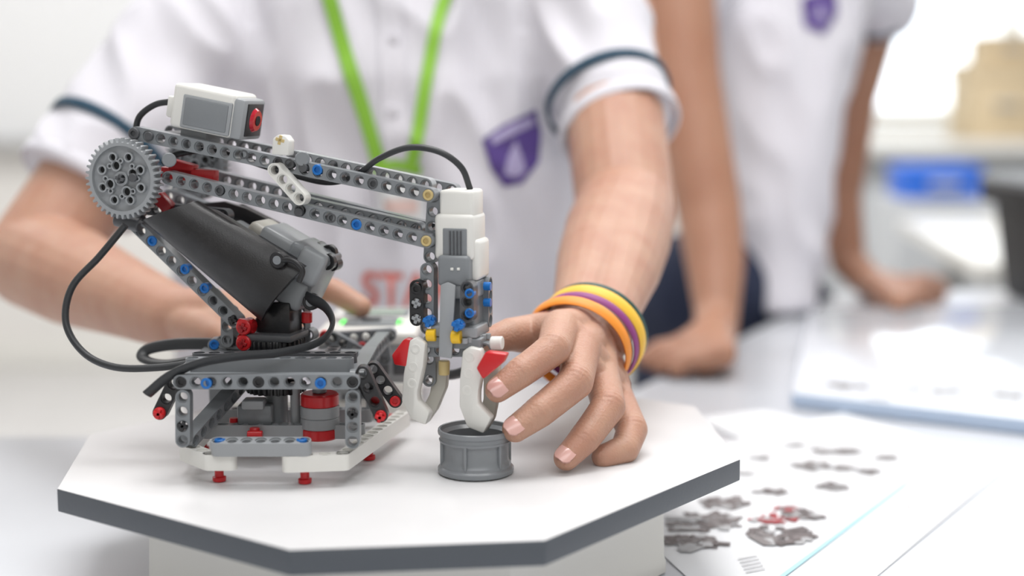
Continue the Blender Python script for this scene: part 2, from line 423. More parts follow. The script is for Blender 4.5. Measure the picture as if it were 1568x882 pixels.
rbox(B, (on(392, 650, .776).x, .772, .034), (.012, .012, .005), Matrix(), LGREY, .001)
cyl(B, on(390, 655, .764), on(390, 672, .764), .0028, RED); cyl(B, on(379, 666, .762), on(402, 666, .762), .0024, RED)
cyl(B, on(358, 640, .775), on(358, 656, .775), .0025, RED)
# rear carrier of the control brick
for a, b_ in (((505, 518), (598, 512)), ((500, 545), (590, 548))): beam(B, on(*a, .86), on(*b_, .86), FR, GREY)
for a, b_ in (((585, 520), (590, 548)), ((510, 516), (575, 552))): beam(B, on(*a, .853), on(*b_, .853), FR, GREY)
beam(B, on(592, 512, .865), on(560, 548, .80), V((1, -.4, 0)), GREY)
beam(B, on(330, 527, .80), on(398, 525, .80), FR, GREY); pin(B, on(330, 526, .80), FR, BLUE)
for u, v in ((497, 512), (555, 530)): pin(B, on(u, v, .858), FR, RED)
B.build('base_frame', rb)

# control brick
C = MB(); bx = (on(490, 500, .90).x+on(640, 500, .90).x)/2; by = .935; bz = -.001
Mc = Matrix.Translation((0, 0, bz))
rbox(C, (bx, by, .034), (.062, .108, .034), Mc, LGREY, .004, 3)
rbox(C, (bx, by, .053), (.064, .110, .009), Mc, WHITE, .0035, 3)
rbox(C, (bx, by+.025, .0575), (.044, .032, .002), Mc, GREY, .0008)
rbox(C, (bx, by+.025, .0586), (.038, .026, .001), Mc, mat('lcd', (.35, .42, .36), .2), .0003)
rbox(C, (bx, by-.018, .0575), (.034, .030, .003), Mc, GREY, .0014)
rbox(C, (bx, by-.018, .0592), (.012, .010, .003), Mc, DGREY, .0010)
GL = mat('status_light_green', (.1, .9, .1), .3, em=1.2)
for s in (-1, 1): rbox(C, (bx+s*.0185, by-.018, .0577), (.003, .014, .002), Mc, GL, .0005)
for k in range(4): rbox(C, (bx-.022+k*.015, by-.0545, .036), (.012, .002, .012), Mc, DGREY, .0006)
for s in (-1, 1): beam(C, V((bx+s*.034, by-.05, .028)), V((bx+s*.034, by+.05, .028)), V((s, 0, 0)), GREY)
rbox(C, (bx, by, .0090), (.04, .06, .0175), Matrix(), GREY, .002)
rbox(C, (bx+.02, by-.056, .012), (.03, .004, .024), Matrix(), WHITE, .001)
C.build('control_brick', rb)

# ---- arm
A = MB(); FN = -E3
ang = AP(659, 298)-AP(212, 204); AX = ang.normalized()
for k, mm in ((0, GREY), (.040, GREY)):
    beam(A, AP(212, 204, 0)+E3*k, AP(659, 298, 0)+E3*k, FN, mm)
    beam(A, AP(262, 272, 0)+E3*k, AP(656, 368, 0)+E3*k, FN, mm)
beam(A, AP(455, 241, .010), AP(655, 283, .010), FN, LGREY)
beam(A, AP(470, 312, .012), AP(640, 350, .012), FN, GREY)
beam(A, AP(668, 300, .008), AP(662, 392, .008), FN, GREY)
beam(A, AP(668, 300, .034), AP(662, 392, .034), FN, GREY)
for u, v, m_ in ((490, 259.5, BLUE), (550, 343, BLUE), (659, 298, TAN), (656, 368, TAN)): pin(A, AP(u, v), FN, m_, front=.0044)
for u, v in ((430, 247), (447, 250), (462, 320), (378, 236), (512, 333), (575, 281), (340, 291)): pin(A, AP(u, v), FN, DGREY, front=.0039, r=.0028)
for u, v in ((235, 208), (470, 256), (463, 324)):
    p = AP(u, v); cyl(A, p-E3*.006, p+E3*.046, .0024, DGREY)
for u, v in ((259, 245), (463, 243)): cyl(A, AP(u, v, -.006), AP(u, v, -.001), .004, GREY)
# white links
prism3(A, [AP(*q, -.008) for q in ((422, 212), (430, 206), (441, 207), (447, 215), (446, 238), (420, 236))], E3, .008, WHITE)
beam(A, AP(424, 260, -.0075), AP(462, 303, -.0075), FN, WHITE)
axle_end(A, AP(434, 214, -.0075), FN, TAN)
# shoulder
pin(A, AP(212, 204), FN, DGREY, r=.0032, front=.006, L=.006)
beam(A, AP(205, 338, .004), AP(362, 490, .004), FN, GREY)
for u, v in ((238, 368), (288, 411), (318, 440)): pin(A, AP(u, v, .0035), FN, BLUE)
axle_end(A, AP(361, 488, .003), FN, BLACK)
cyl(A, AP(178, 335, .0), AP(215, 345, .0), .0042, DGREY); cyl(A, AP(202, 272, -.014), AP(202, 272, 0)+E3*.09, .0024, DGREY)
for a, b_ in (((250, 264), (332, 270)), ((242, 300), (262, 322)), ((262, 252), (300, 262))):
    p, q = AP(*a, .014), AP(*b_, .014); rbox(A, (0, 0, 0), ((q-p).length, .007, .007), T(q-p, E3, (p+q)/2), RED if a[1] < 270 else DRED, .001)
cyl(A, AP(156, 302, .010), AP(170, 312, .010), .0042, RED); cyl(A, AP(176, 318, .014), AP(190, 322, .014), .0038, RED)
beam(A, AP(225, 318, .018), AP(345, 330, .018), FN, DGREY)
beam(A, AP(262, 300, .05), AP(350, 332, .05), FN, GREY)
A.build('lift_arm', rb)
Gm = MB()
M = T(E1, FN, O+FN*.008)
gear(Gm, M, 40, .0225, .0203, .0075, LGREY)
axle_end(Gm, O+FN*.008, FN, DGREY, front=.006, L=.006)
M = T(E1, FN, O+E3*.078+V((0, 0, .004)))
gear(Gm, M, 40, .0215, .0193, .0075, GREY)
gear(Gm, T(E1, FN, AP(208, 336, .004)), 12, .0062, .0045, .007, DGREY, False)
Gm.build('gears', rb)

# black curved shell panels
Pn = MB()
def shell(a1, b1, a2, b2, bulge, th, m, N=18, out=FN):
    R = []
    for s in range(0, 13):
        t = s/12; e1_ = a1.lerp(b1, t); e2_ = a2.lerp(b2, t); outer = []; inner = []
        for k in range(N+1):
            q = k/N; h = sin(pi*q)**.75*bulge
            p = e1_.lerp(e2_, q); outer.append(p+out*h); inner.append(p+out*(h-th))
        R.append(outer+inner[::-1])
    rings(Pn, R, m)
shell(AP(218, 338, -.006), AP(400, 492, -.006), AP(300, 308, -.006), AP(467, 408, -.006), .008, .0025, PANEL)
prism3(Pn, [AP(*q, .056) for q in ((342, 318), (372, 312), (522, 388), (520, 402), (492, 452), (476, 440), (488, 408), (345, 345))], E3, .0025, BLACK)
prism3(Pn, [AP(*q, .046) for q in ((298, 312), (345, 308), (378, 318), (520, 390), (514, 408), (470, 400), (455, 412), (300, 330))], E3, .004, BLACK, .001)
prism3(Pn, [AP(*q, .002) for q in ((300, 314), (330, 322), (462, 402), (452, 424), (396, 484), (372, 462))], E3, .008, BLACK, .001)
Pn.build('shell_panels', rb)
Mt = MB(); dm = (AP(466, 408)-AP(300, 310)).normalized()
def mbox(u, v, k, sx, sy, sz, m, b=.003): rbox(Mt, (0, 0, 0), (sx, sy, sz), T(dm, FN, AP(u, v, k)), m, b, 3)
mbox(400, 388, .022, .050, .016, .026, GREY); mbox(420, 364, .026, .026, .012, .026, BEIGE, .004)
mbox(440, 386, .022, .030, .022, .028, LGREY)
mbox(470, 416, .020, .022, .032, .030, GREY); mbox(474, 408, .004, .016, .020, .006, LGREY)
mbox(452, 444, .012, .018, .018, .016, LGREY)
for u, v, k in ((430, 397, -.008), (507, 386, .03), (480, 461, .006), (505, 400, .02)):
    p = AP(u, v, k); cyl(Mt, p, p+FN*.005, .0046, BLACK); cyl(Mt, p+FN*.0049, p+FN*.0054, .0024, GREY)
sweep(Mt, [AP(432, 398, -.012), AP(450, 400, -.012), AP(463, 414, -.012), AP(458, 432, -.012)], .0016, .0016, BLACK)
beam(Mt, AP(488, 380, .03), AP(512, 404, .03), FN, BLACK)
# pedestal column
beam(Mt, AP(404, 492, .012), AP(404, 530, .012), FN, GREY)
beam(Mt, AP(352, 478, .01), AP(352, 520, .01), FN, GREY); beam(Mt, AP(345, 522, .012), AP(420, 524, .012), FN, GREY)
beam(Mt, AP(440, 474, .02), AP(440, 520, .02), FN, BLACK); beam(Mt, AP(462, 478, .024), AP(462, 520, .024), FN, DGREY)
beam(Mt, AP(352, 478, .03), AP(352, 520, .03), FN, GREY)
beam(Mt, AP(325, 452, .012), AP(358, 486, .012), FN, LGREY)
rbox(Mt, (0, 0, 0), (.030, .026, .004), T(E1, UP, V((gx, gy, .0700))), DGREY, .001)
rbox(Mt, (0, 0, 0), (.020, .018, .018), T(E1, UP, V((gx+.002, gy+.004, .080))), BLACK, .001)
beam(Mt, AP(420, 512, .028), AP(475, 512, .028), FN, GREY)
for v in (499, 523):
    p = AP(379, v, -.001); cyl(Mt, p-E1*.005, p+E1*.004, .0042, RED); cyl(Mt, p+E3*.004, p-E3*.006, .0044, RED); axle_end(Mt, p, FN, DRED, front=.0072)
cyl(Mt, AP(437, 480, .008), AP(437, 500, .008), .003, RED); cyl(Mt, AP(470, 478, .012), AP(470, 494, .012), .003, RED)
Mt.build('lift_motor', rb)

# sensor
S = MB()
Ms = T(AX, FN, AP(312, 169, .0)+E3*.012)   # local x along arm, y up(ish), z to viewer
sy = 1 if (Ms.to_3x3() @ V((0, 1, 0))).z > 0 else -1
rbox(S, (0, 0, 0), (.0375, .0245, .029), Ms, WHITE, .0025, 3)
rbox(S, (.003, -.002*sy, .0142), (.030, .0185, .002), Ms, LGREY, .0012)
rbox(S, (.003, -.002*sy, .0152), (.026, .0150, .001), Ms, GREY, .0006)
rbox(S, (.0205, -.001*sy, 0), (.008, .0225, .027), Ms, LGREY, .002)
rbox(S, (.0248, -.001*sy, 0), (.001, .018, .019), Ms, BLACK, .0004)
pl = Ms @ V((.0250, -.001*sy, 0)); cyl(S, pl, pl+AX*.002, .0068, LENS, .0058, 28); cyl(S, pl+AX*.002, pl+AX*.0024, .0028, HOLE)
rbox(S, (-.006, -.0145*sy, 0), (.016, .008, .018), Ms, GREY, .001)
rbox(S, (-.0215, -.002*sy, .003), (.006, .012, .012), Ms, WHITE, .0015)
S.build('sensor', rb)

# gripper
G = MB(); EU = UP
def gb_(u, v, k, sx, sz, sy_, m, b=.0015): rbox(G, (0, 0, 0), (sx, sy_, sz), T(E1, EU, AP(u, v, k)), m, b, 3)
gb_(707, 320, .012, .0185, .0215, .022, WHITE, .002)
gb_(705, 360, .012, .0215, .0245, .026, WHITE, .0025)
gb_(714, 395, .014, .0205, .022, .022, WHITE, .0025)
gb_(697, 376, -.0005, .0135, .0185, .002, GREY, .0008)
for i in range(4): gb_(689+i*5.5, 372, -.0019, .0008, .013, .0010, DGREY, .0003)
gb_(702, 412, .006, .0175, .0165, .020, GREY, .002)
for u in (692, 702): gb_(u, 412, -.0044, .0016, .0014, .0008, WHITE, .0002)
gb_(712, 464, .014, .0185, .0245, .026, GREY, .0015)
gb_(720, 440, .012, .0125, .009, .030, LGREY, .001)
prism3(G, [AP(*q, -.006) for q in ((675, 436), (686, 432), (698, 437), (692, 549), (672, 546))], E3, .0018, LGREY, .0006)
beam(G, AP(641, 438, 0), AP(641, 487, 0), FN, BLACK); beam(G, AP(657, 412, .004), AP(657, 500, .004), FN, GREY)
for v in (463, 487): axle_end(G, AP(641, v, 0), FN, LGREY, front=.0045)
pin(G, AP(641, 441, 0), FN, BLACK, front=.0046)
beam(G, AP(718, 440, -.004), AP(718, 482, -.004), FN, DGREY)
for v in (448, 478): pin(G, AP(722, v, -.004), FN, BLUE, r=.0026)
for u, v, k in ((661, 490, 0), (705, 496, -.006)): cyl(G, AP(u, v, k), AP(u, v, k)+FN*.005, .0030, BLUE); axle_end(G, AP(u, v, k), FN, BLUE, front=.0062, r=.0032)
for v in (438, 463): p = AP(741, v, .012); cyl(G, p, p+E1*.004, .0023, BLUE); 
beam(G, AP(741, 434, .020), AP(741, 490, .020), E1, GREY)
gb_(705, 503, .008, .026, .006, .024, LGREY, .001)
gb_(700, 521, .006, .032, .006, .020, GREY, .001)
cyl(G, AP(654, 513, -.004), AP(668, 513, -.004), .0034, YEL); cyl(G, AP(692, 516, -.006), AP(706, 516, -.006), .0036, YEL)
for i in range(6): cyl(G, AP(712+i*7, 518-i*1.5, -.006+i*.003), AP(712+i*7, 526-i*1.5, -.006+i*.003), .0017, LGREY, K=10)
beam(G, AP(654, 534, .004), AP(745, 534, .004), FN, GREY)
cyl(G, AP(752, 525, .002), AP(770, 525, .002), .0036, WHITE)
cyl(G, AP(752, 553, .0), AP(752, 553, .014), .003, DGREY)
LW = ((630, 520), (640, 515), (655, 524), (651, 560), (642, 600), (643, 612), (661, 630), (655, 649), (633, 641), (618, 612), (621, 570))
RW = ((711, 536), (722, 529), (739, 534), (742, 560), (735, 600), (735, 617), (755, 638), (743, 662), (718, 652), (706, 620), (707, 575))
prism3(G, [AP(*q, -.004) for q in LW], E3, .0078, WHITE, .0012)
prism3(G, [AP(*q, -.004) for q in RW], E3, .0078, WHITE, .0012)
prism3(G, [AP(*q, .014) for q in ((668, 552), (688, 554), (685, 592), (671, 626), (656, 647), (646, 630), (660, 602))], E3, .006, BEIGE, .001)
prism3(G, [AP(*q, .010) for q in ((742, 560), (766, 556), (766, 600), (758, 640), (746, 660), (734, 640), (742, 610))], E3, .006, BEIGE, .001)
for q in ((640, 533), (636, 560), (634, 585), (722, 545), (720, 570), (718, 596)): pin(G, AP(*q, -.004), FN, WHITE, front=.0041, L=.003)
prism3(G, [AP(*q, -.004) for q in ((603, 542), (622, 517), (631, 519), (626, 560), (607, 557))], E3, .008, RED, .001)
prism3(G, [AP(*q, -.012) for q in ((732, 562), (746, 537), (778, 541), (772, 554), (742, 579))], E3, .008, RED, .001)
cyl(G, AP(680, 552, .004), AP(680, 574, .004), .0030, TAN); beam(G, AP(660, 548, .012), AP(660, 580, .012), FN, GREY)
G.build('gripper', rb)

# cables
Cb = MB()
sweep(Cb, [AP(268, 155, .012), AP(238, 160, .012), AP(214, 178, .012), AP(207, 202, .012)], .0018, .0018, CABLE)
sweep(Cb, [AP(250, 250, .01), AP(272, 236, .01), AP(330, 232, .02), AP(430, 262, .02), AP(500, 279, .02), AP(545, 268, .01), AP(580, 243, .0), AP(625, 226, .0), AP(672, 232, .0), AP(706, 256, .004), AP(720, 290, .010)], .0018, .0014, CABLE)
sweep(Cb, [on(192, 345, .79), on(152, 393, .79), on(110, 440, .785), on(101, 495, .78), on(128, 540, .775), on(175, 562, .77), on(240, 563, .77), on(300, 555, .772), on(360, 545, .775)], .0024, .0020, CABLE, V((0, 1, 0)))
sweep(Cb, [on(470, 455, .775), on(498, 470, .765), on(509, 497, .755), on(488, 524, .745), on(430, 540, .735), on(370, 545, .730), on(310, 555, .728), on(262, 574, .728), on(225, 604, .728)], .0036, .0014, CABLE, V((0, -.3, 1)))
sweep(Cb, [on(392, 530, .80), on(340, 527, .81), on(270, 527, .82), on(226, 535, .825), on(220, 549, .82), on(250, 556, .81), on(300, 548, .80), on(330, 540, .80)], .0036, .0018, CABLE, V((0, .5, 1)))
sweep(Cb, [on(655, 572, .84), on(690, 574, .82), on(720, 566, .80)], .003, .002, CABLE)
Cb.build('cables', rb)

# ================================================================== WHEEL RIM
wr = empty('wheel_rim'); W = MB(); pc = V((-.0196, .752, .0004)); R0 = .0206; Hh = .0246
M = Matrix.Translation(pc)
pf = [(R0*.93, 0), (R0*.985, .0006), (R0, .0016), (R0, .0030), (R0*.975, .0036), (R0*.93, .0042), (R0*.93, .0056), (R0*.88, .0072), (R0*.865, .0085), (R0*.865, Hh-.0085), (R0*.88, Hh-.0075),
      (R0*.955, Hh-.0070), (R0*.965, Hh-.0060), (R0*.94, Hh-.0054), (R0*.94, Hh-.0036), (R0*.99, Hh-.0028), (R0, Hh-.0018), (R0*.99, Hh-.0004), (R0*.965, Hh), (R0*.93, Hh-.0003), (R0*.90, Hh-.0022), (R0*.80, Hh-.004), (R0*.78, Hh-.013), (R0*.3, Hh-.0135), (R0*.28, Hh-.009), (R0*.16, Hh-.009), (R0*.15, Hh-.016)]
lathe(W, pf, RIMM, M, 72)
for k in range(6):
    a = k*pi/3+.25; Mr = M @ Matrix.Rotation(a, 4, 'Z')
    rbox(W, (R0*.90, 0, Hh*.5), (.0022, .0016, Hh-.010), Mr, RIMM, .0004)
    rbox(W, (R0*.53, 0, Hh-.011), (R0*.5, .0016, .005), Mr, RIMM, .0004)
W.build('rim', wr, 30, True)

# ================================================================== PEOPLE helpers
def sph(mb, c, r, m, K=20, N=12, s=(1, 1, 1)):
    R = [[c+V((r*s[0]*sin(pi*i/N)*cos(2*pi*k/K), r*s[1]*sin(pi*i/N)*sin(2*pi*k/K), -r*s[2]*cos(pi*i/N))) for k in range(K)] for i in range(1, N)]
    rings(mb, R, m)
def cap(mb, p0, r0, p1, r1, m=None):
    m = m or SKIN
    sph(mb, p0, r0, m); sph(mb, p1, r1, m)
    d = p1-p0
    if d.length > 1e-5:
        a = V((1, 0, 0)) if abs(d.normalized().x) < .9 else V((0, 1, 0)); M = T(d.cross(a), d, p0)
        lathe(mb, [(r0, 0), (r1, d.length)], m, M, 20)
def chain(mb, pr, m=None):
    for (p, r), (q, s) in zip(pr, pr[1:]): cap(mb, p, r, q, s, m)
def voxel(mb, name, vx, m, it=4, post=None, parent=None):
    o = mb.build(name+'_src'); md = o.modifiers.new('r', 'REMESH'); md.mode = 'VOXEL'; md.voxel_size = vx; md.use_smooth_shade = True
    if it: sm = o.modifiers.new('s', 'SMOOTH'); sm.iterations = it; sm.factor = .5
    dg = bpy.context.evaluated_depsgraph_get(); me = bpy.data.meshes.new_from_object(o.evaluated_get(dg))
    bpy.data.objects.remove(o); me.materials.clear(); me.materials.append(m)
    me.polygons.foreach_set('material_index', [0]*len(me.polygons))
    if post:
        cs = [(v.co.copy(), v.normal.copy()) for v in me.vertices]
        for v, (c_, n_) in zip(me.vertices, cs): v.co = post(c_, n_)
    me.polygons.foreach_set('use_smooth', [True]*len(me.polygons)); me.update()
    me.name = name; ob = bpy.data.objects.new(name, me); bpy.context.collection.objects.link(ob); ob.parent = parent
    return ob
def bvh(o):
    me = o.data; return BVHTree.FromPolygons([v.co for v in me.vertices], [list(p.vertices) for p in me.polygons])
def nail(mb, p, d, n, r, L=.0058, w=.0052):
    d = d.normalized(); n = (n-d*n.dot(d)).normalized(); s = d.cross(n); c = p+n*(r*.93)
    R = []
    for i in range(9):
        a = -1+2*i/8
        row = []
        for k in range(9):
            b = -1+2*k/8
            wd = w*math.sqrt(max(0, 1-.75*a*a*abs(a)))
            row.append(c+d*(a*L)+s*(b*wd)+n*(.0008-(b*b)*wd*wd/(2*r)*1.05-.0011*max(0, -a)**3-.0005*a*a))
        R.append(row)
    vs = [q for r_ in R for q in r_]; fs = [(i*9+k, i*9+k+1, (i+1)*9+k+1, (i+1)*9+k) for i in range(8) for k in range(8)]
    b0 = [v-n*.0012 for v in vs]
    mb.add(vs, fs, NAIL); mb.add(b0, [tuple(reversed(f)) for f in fs], NAIL)

# ------------------------------------------------------------------ STUDENT 1
st = empty('student')
# right hand + arm
H1 = MB()
wr_ = on(900, 512, .848)
fing = {
 'index': [(on(858, 503, .805), .0112), (on(848, 534, .765), .0093), (on(797, 571, .750), .0083), (on(762, 597, .743), .0069)],
 'middle': [(on(890, 532, .800), .0112), (on(882, 585, .763), .0097), (on(826, 631, .748), .0087), (on(789, 657, .742), .0073)],
 'ring': [(on(918, 565, .812), .0108), (on(932, 622, .778), .0096), (on(896, 671, .760), .0086), (on(867, 701, .752), .0071)],
 'pinky': [(on(938, 592, .828), .0100), (on(968, 658, .793), .0090), (on(957, 688, .778), .0081), (on(924, 699, .769), .0068)]}
for k, c_ in fing.items():
    chain(H1, c_)
    q = wr_.lerp(c_[0][0], .45)
    cap(H1, wr_.lerp(c_[0][0], .08), .0165, q, .0145); cap(H1, q, .0145, c_[0][0], .0112)
ks = list(fing.values())
for a, b_ in zip(ks, ks[1:]):
    cap(H1, a[0][0], .0105, b_[0][0], .0100); m1 = a[0][0].lerp(wr_, .4); m2 = b_[0][0].lerp(wr_, .4); cap(H1, m1, .013, m2, .013)
    w1 = a[0][0].lerp(a[1][0], .28); w2 = b_[0][0].lerp(b_[1][0], .28); cap(H1, w1, .0075, w2, .0075)
    pm = V((0, .012, -.010)); cap(H1, m1+pm, .012, m2+pm, .012)
thumb = [(on(872, 508, .84), .0150), (on(820, 512, .825), .0125), (on(782, 512, .812), .0098), (on(752, 522, .803), .0080)]
chain(H1, thumb); cap(H1, thumb[1][0], .011, ks[0][0][0], .0105); cap(H1, thumb[1][0].lerp(thumb[0][0], .3), .012, ks[0][0][0], .0105)
elb = on(958, 322, 1.075); sho = on(925, 30, 1.25)
ax = (elb-wr_).normalized(); side = ax.cross(V((.2, 0, 1))).normalized()
for s in (-1, 1):
    chain(H1, [(wr_+side*.0085*s, .0175), (wr_+ax*.05+side*.008*s, .0205), (wr_+ax*.12+side*.007*s, .029), (wr_+ax*.18+side*.003*s, .036), (elb, .038)])
chain(H1, [(elb, .038), (elb.lerp(sho, .45), .040), (sho, .043)])
joints = []
for k, c_ in fing.items():
    for i in (1, 2):
        dd = (c_[i+1][0]-c_[i-1][0]).normalized(); joints.append((c_[i][0], dd, c_[i][1], .00065 if i == 1 else .0004))
def wrinkle(c_, n_):
    if c_.y < .83:
        for j, d, r, amp in joints:
            dv = c_-j; al = dv.dot(d)
            if abs(al) < .007 and dv.length < r*1.6:
                f = n_.dot(V((-.2, -.75, .62)))
                if f > 0: c_ = c_+n_*(-amp*f*(1-abs(al)/.007)*(.5+.5*cos(al*2*pi/.0030))+.0008*f*(1-abs(al)/.007))
    return c_
voxel(H1, 'right_arm_and_hand', .0010, SKIN, 5, wrinkle, st)
Nn = MB()
for k, c_ in fing.items():
    if k == 'pinky': continue
    d = (c_[3][0]-c_[2][0]); n = V((-.15, -.85, .50)) if k != 'ring' else V((-.1, -.75, .65))
    if k=='index': n = V((-.1, -.9, .35))
    nail(Nn, c_[3][0]+d.normalized()*.0002, d, n, c_[3][1])
Nn.build('right_hand_nails', st, 60)

# left arm & hand
H2 = MB()
el = on(52, 398, 1.12); wl = on(268, 488, .945); sl = V((-.262, 1.27, .275))
fm = on(330, 486, .925)
chain(H2, [(sl, .046), (sl.lerp(el, .55), .043), (el, .039), (el.lerp(wl, .3), .038), (el.lerp(wl, .7), .028), (wl, .0215), (fm, .019)])
lf = [[(on(368, 478, .93), .0115), (on(455, 440, .935), .0095), (on(510, 445, .93), .0085), (on(552, 470, .925), .0075)],
      [(on(372, 488, .92), .011), (on(430, 485, .90), .009), (on(455, 510, .895), .008), (on(450, 528, .893), .0072)],
      [(on(362, 497, .91), .0105), (on(405, 505, .89), .0088), (on(425, 525, .888), .008), (on(415, 538, .886), .007)],
      [(on(350, 503, .90), .0095), (on(380, 520, .885), .008), (on(392, 535, .882), .0072), (on(384, 545, .88), .0065)]]
for f in lf: cap(H2, wl, .0175, f[0][0], .0125); chain(H2, f)
for a, b_ in zip(lf, lf[1:]): cap(H2, a[0][0], .012, b_[0][0], .012)
chain(H2, [(wl, .016), (on(310, 505, .905), .0125), (on(335, 515, .885), .0098), (on(350, 522, .875), .0075)])
voxel(H2, 'left_arm_and_hand', .0018, SKIN, 5, None, st)

# shirt
def section(z, cx, cy, hw, hd, K=40, yaw=0, p=2.5):
    o = []
    for k in range(K):
        a = 2*pi*k/K; c_, s_ = cos(a), sin(a); x = hw*math.copysign(abs(c_)**(2/p), c_); y = hd*math.copysign(abs(s_)**(2/p), s_)
        o.append(V((cx+x*cos(yaw)-y*sin(yaw), cy+x*sin(yaw)+y*cos(yaw), z)))
    return o
def tube(mb, p0, r0, p1, r1, m, K=28, N=8, wob=0):
    d = p1-p0; a = V((0, 1, 0)); M = T(d.cross(a), d, p0)
    lathe(mb, [(r0+(r1-r0)*i/N, d.length*i/N) for i in range(N+1)], m, M, K)
def folds(seed, amp=.006, dirs=(1, 1)):
    o = V((seed*3.1, seed*1.7, 0))
    def f(c_, n_):
        q = V((c_.x*9+c_.z*5, c_.y*5, c_.z*4-c_.x*5))+o
        a = noise.noise(q); b_ = noise.noise(V((c_.x*22+c_.z*9, c_.y*8, c_.z*9-c_.x*8))+o)
        rdg = 1-abs(b_)*2.2
        return c_+n_*(amp*a+amp*.55*rdg-amp*.3)
    return f
Sh = MB()
rings(Sh, [section(*s) for s in ((-.26, -.125, 1.315, .170, .115), (-.12, -.125, 1.31, .180, .118), (.02, -.128, 1.30, .188, .115), (.12, -.115, 1.29, .176, .11), (.22, -.105, 1.285, .166, .105),
      (.29, -.10, 1.285, .162, .092), (.335, -.10, 1.29, .135, .075), (.362, -.10, 1.30, .075, .062))], SHIRT)
cr = on(950, 198, 1.155); cl = on(122, 290, 1.16); sr_ = V((.045, 1.27, .300)); sl_ = V((-.245, 1.275, .295))
sph(Sh, sr_, .062, SHIRT); sph(Sh, sl_, .062, SHIRT)
tube(Sh, sr_, .061, cr, .0475, SHIRT); tube(Sh, sl_, .064, cl, .052, SHIRT)
cap(Sh, sr_, .06, V((-.02, 1.285, .22)), .06, SHIRT); cap(Sh, sl_, .06, V((-.19, 1.285, .22)), .07, SHIRT)
fo = folds(1, .0135)
def fo1(c_, n_):
    dr = min((c_-cr).length, (c_-cl).length)
    k = min(1, dr/.12); q = fo(c_, n_); return c_.lerp(q, .25+.75*k)
shirt = voxel(Sh, 'shirt', .004, SHIRT, 5, fo1, st)
Tm = MB()
def ringband(mb, p, axis, r, w, m, t=.0012, K=48, rx=1, fl=None, up=None):
    a = up or V((0, 1, 0)); M = T(axis.cross(a), axis, p)
    R = []
    for x, y in ((-w/2, 0), (-w/2+t, t), (w/2-t, t), (w/2, 0), (w/2-t, -t), (-w/2+t, -t)):
        R.append([V(((r+y)*cos(2*pi*k/K)*rx, (r+y)*sin(2*pi*k/K), x)) for k in range(K)])
    rings(mb, R, m, M, closed=True)
da = (cr-sr_); ringband(Tm, sr_+da*.80, da.normalized(), .0515, .010, NAVY, .0016)
ringband(Tm, cr-da.normalized()*.003, da.normalized(), .0485, .012, SHIRT, .0018)
da2 = (cl-sl_); ringband(Tm, sl_+da2*.80, da2.normalized(), .0562, .010, NAVY, .0016)
ringband(Tm, cl-da2.normalized()*.003, da2.normalized(), .053, .012, SHIRT, .0018)
Tm.build('sleeve_trim', st, 50)
bt = bvh(shirt)
def hit(x, z, tree=bt, off=.0012):
    h = tree.ray_cast(V((x, .5, z)), V((0, 1, 0)))
    return (h[0]+V((0, -off, 0))) if h[0] else V((x, 1.2, z))
def drape_poly(mb, pts, m, yref=1.18, tree=bt, off=.0014, N=7):
    w = [on(u, v, yref) for u, v in pts]
    dense = []
    for a, b_ in zip(w, w[1:]+w[:1]):
        for i in range(5): dense.append(a.lerp(b_, i/5))
    c_ = sum(dense, V())/len(dense); vs = [hit(c_.x, c_.z, tree, off)]; fs = []; K = len(dense)
    for i in range(1, N+1):
        for p in dense: q = c_.lerp(p, i/N); vs.append(hit(q.x, q.z, tree, off))
    for k in range(K): fs.append((0, 1+k, 1+(k+1) % K))
    for i in range(N-1):
        for k in range(K): a = 1+i*K; fs.append((a+k, a+K+k, a+K+(k+1) % K, a+(k+1) % K))
    mb.add(vs, fs, m)
def drape_strip(mb, pts, w, m, yref=1.18, tree=bt, off=.002):
    P_ = cat([on(u, v, yref) for u, v in pts], 10); vs = []; fs = []
    for i, p in enumerate(P_):
        t = (P_[min(i+1, len(P_)-1)]-P_[max(0, i-1)]); t.y = 0; t.normalize(); n = V((t.z, 0, -t.x))
        for k in range(3):
            q = p+n*(k-1)*w; vs.append(hit(q.x, q.z, tree, off))
    for i in range(len(P_)-1):
        for k in range(2): a = i*3+k; fs.append((a, a+1, a+4, a+3))
    mb.add(vs, fs, m)
Cr = MB()
drape_poly(Cr, ((738, 214), (770, 192), (822, 168), (830, 205), (826, 250), (800, 283), (772, 288), (752, 260)), PURPLE, off=.0016)
drape_poly(Cr, ((750, 212), (785, 190), (816, 180), (819, 192), (786, 207), (755, 222)), LILAC, off=.0026, N=3)
drape_poly(Cr, ((772, 268), (778, 240), (790, 215), (800, 240), (806, 262), (792, 274)), LILAC, off=.0026, N=3)
Cr.build('shirt_crest', st)
Ly = MB()
drape_strip(Ly, [(488, -60), (512, 30), (548, 140), (576, 232), (584, 262)], .0062, GREEN, off=.004)
drape_strip(Ly, [(700, -60), (672, 20), (652, 130), (640, 210), (628, 262)], .0052, GREEN, off=.004)
drape_strip(Ly, [(572, 262), (605, 252), (645, 262)], .004, GREEN, off=.004)
Ly.build('lanyard', st)
Bd = MB()
drape_poly(Bd, ((578, 268), (650, 268), (652, 340), (580, 340)), mat('badge_card', (.78, .80, .80), .25, coat=.5), off=.006)
drape_poly(Bd, ((590, 305), (640, 305), (640, 325), (590, 325)), mat('badge_print', (.75, .55, .5), .5), off=.008, N=3)
Bd.build('name_badge', st)
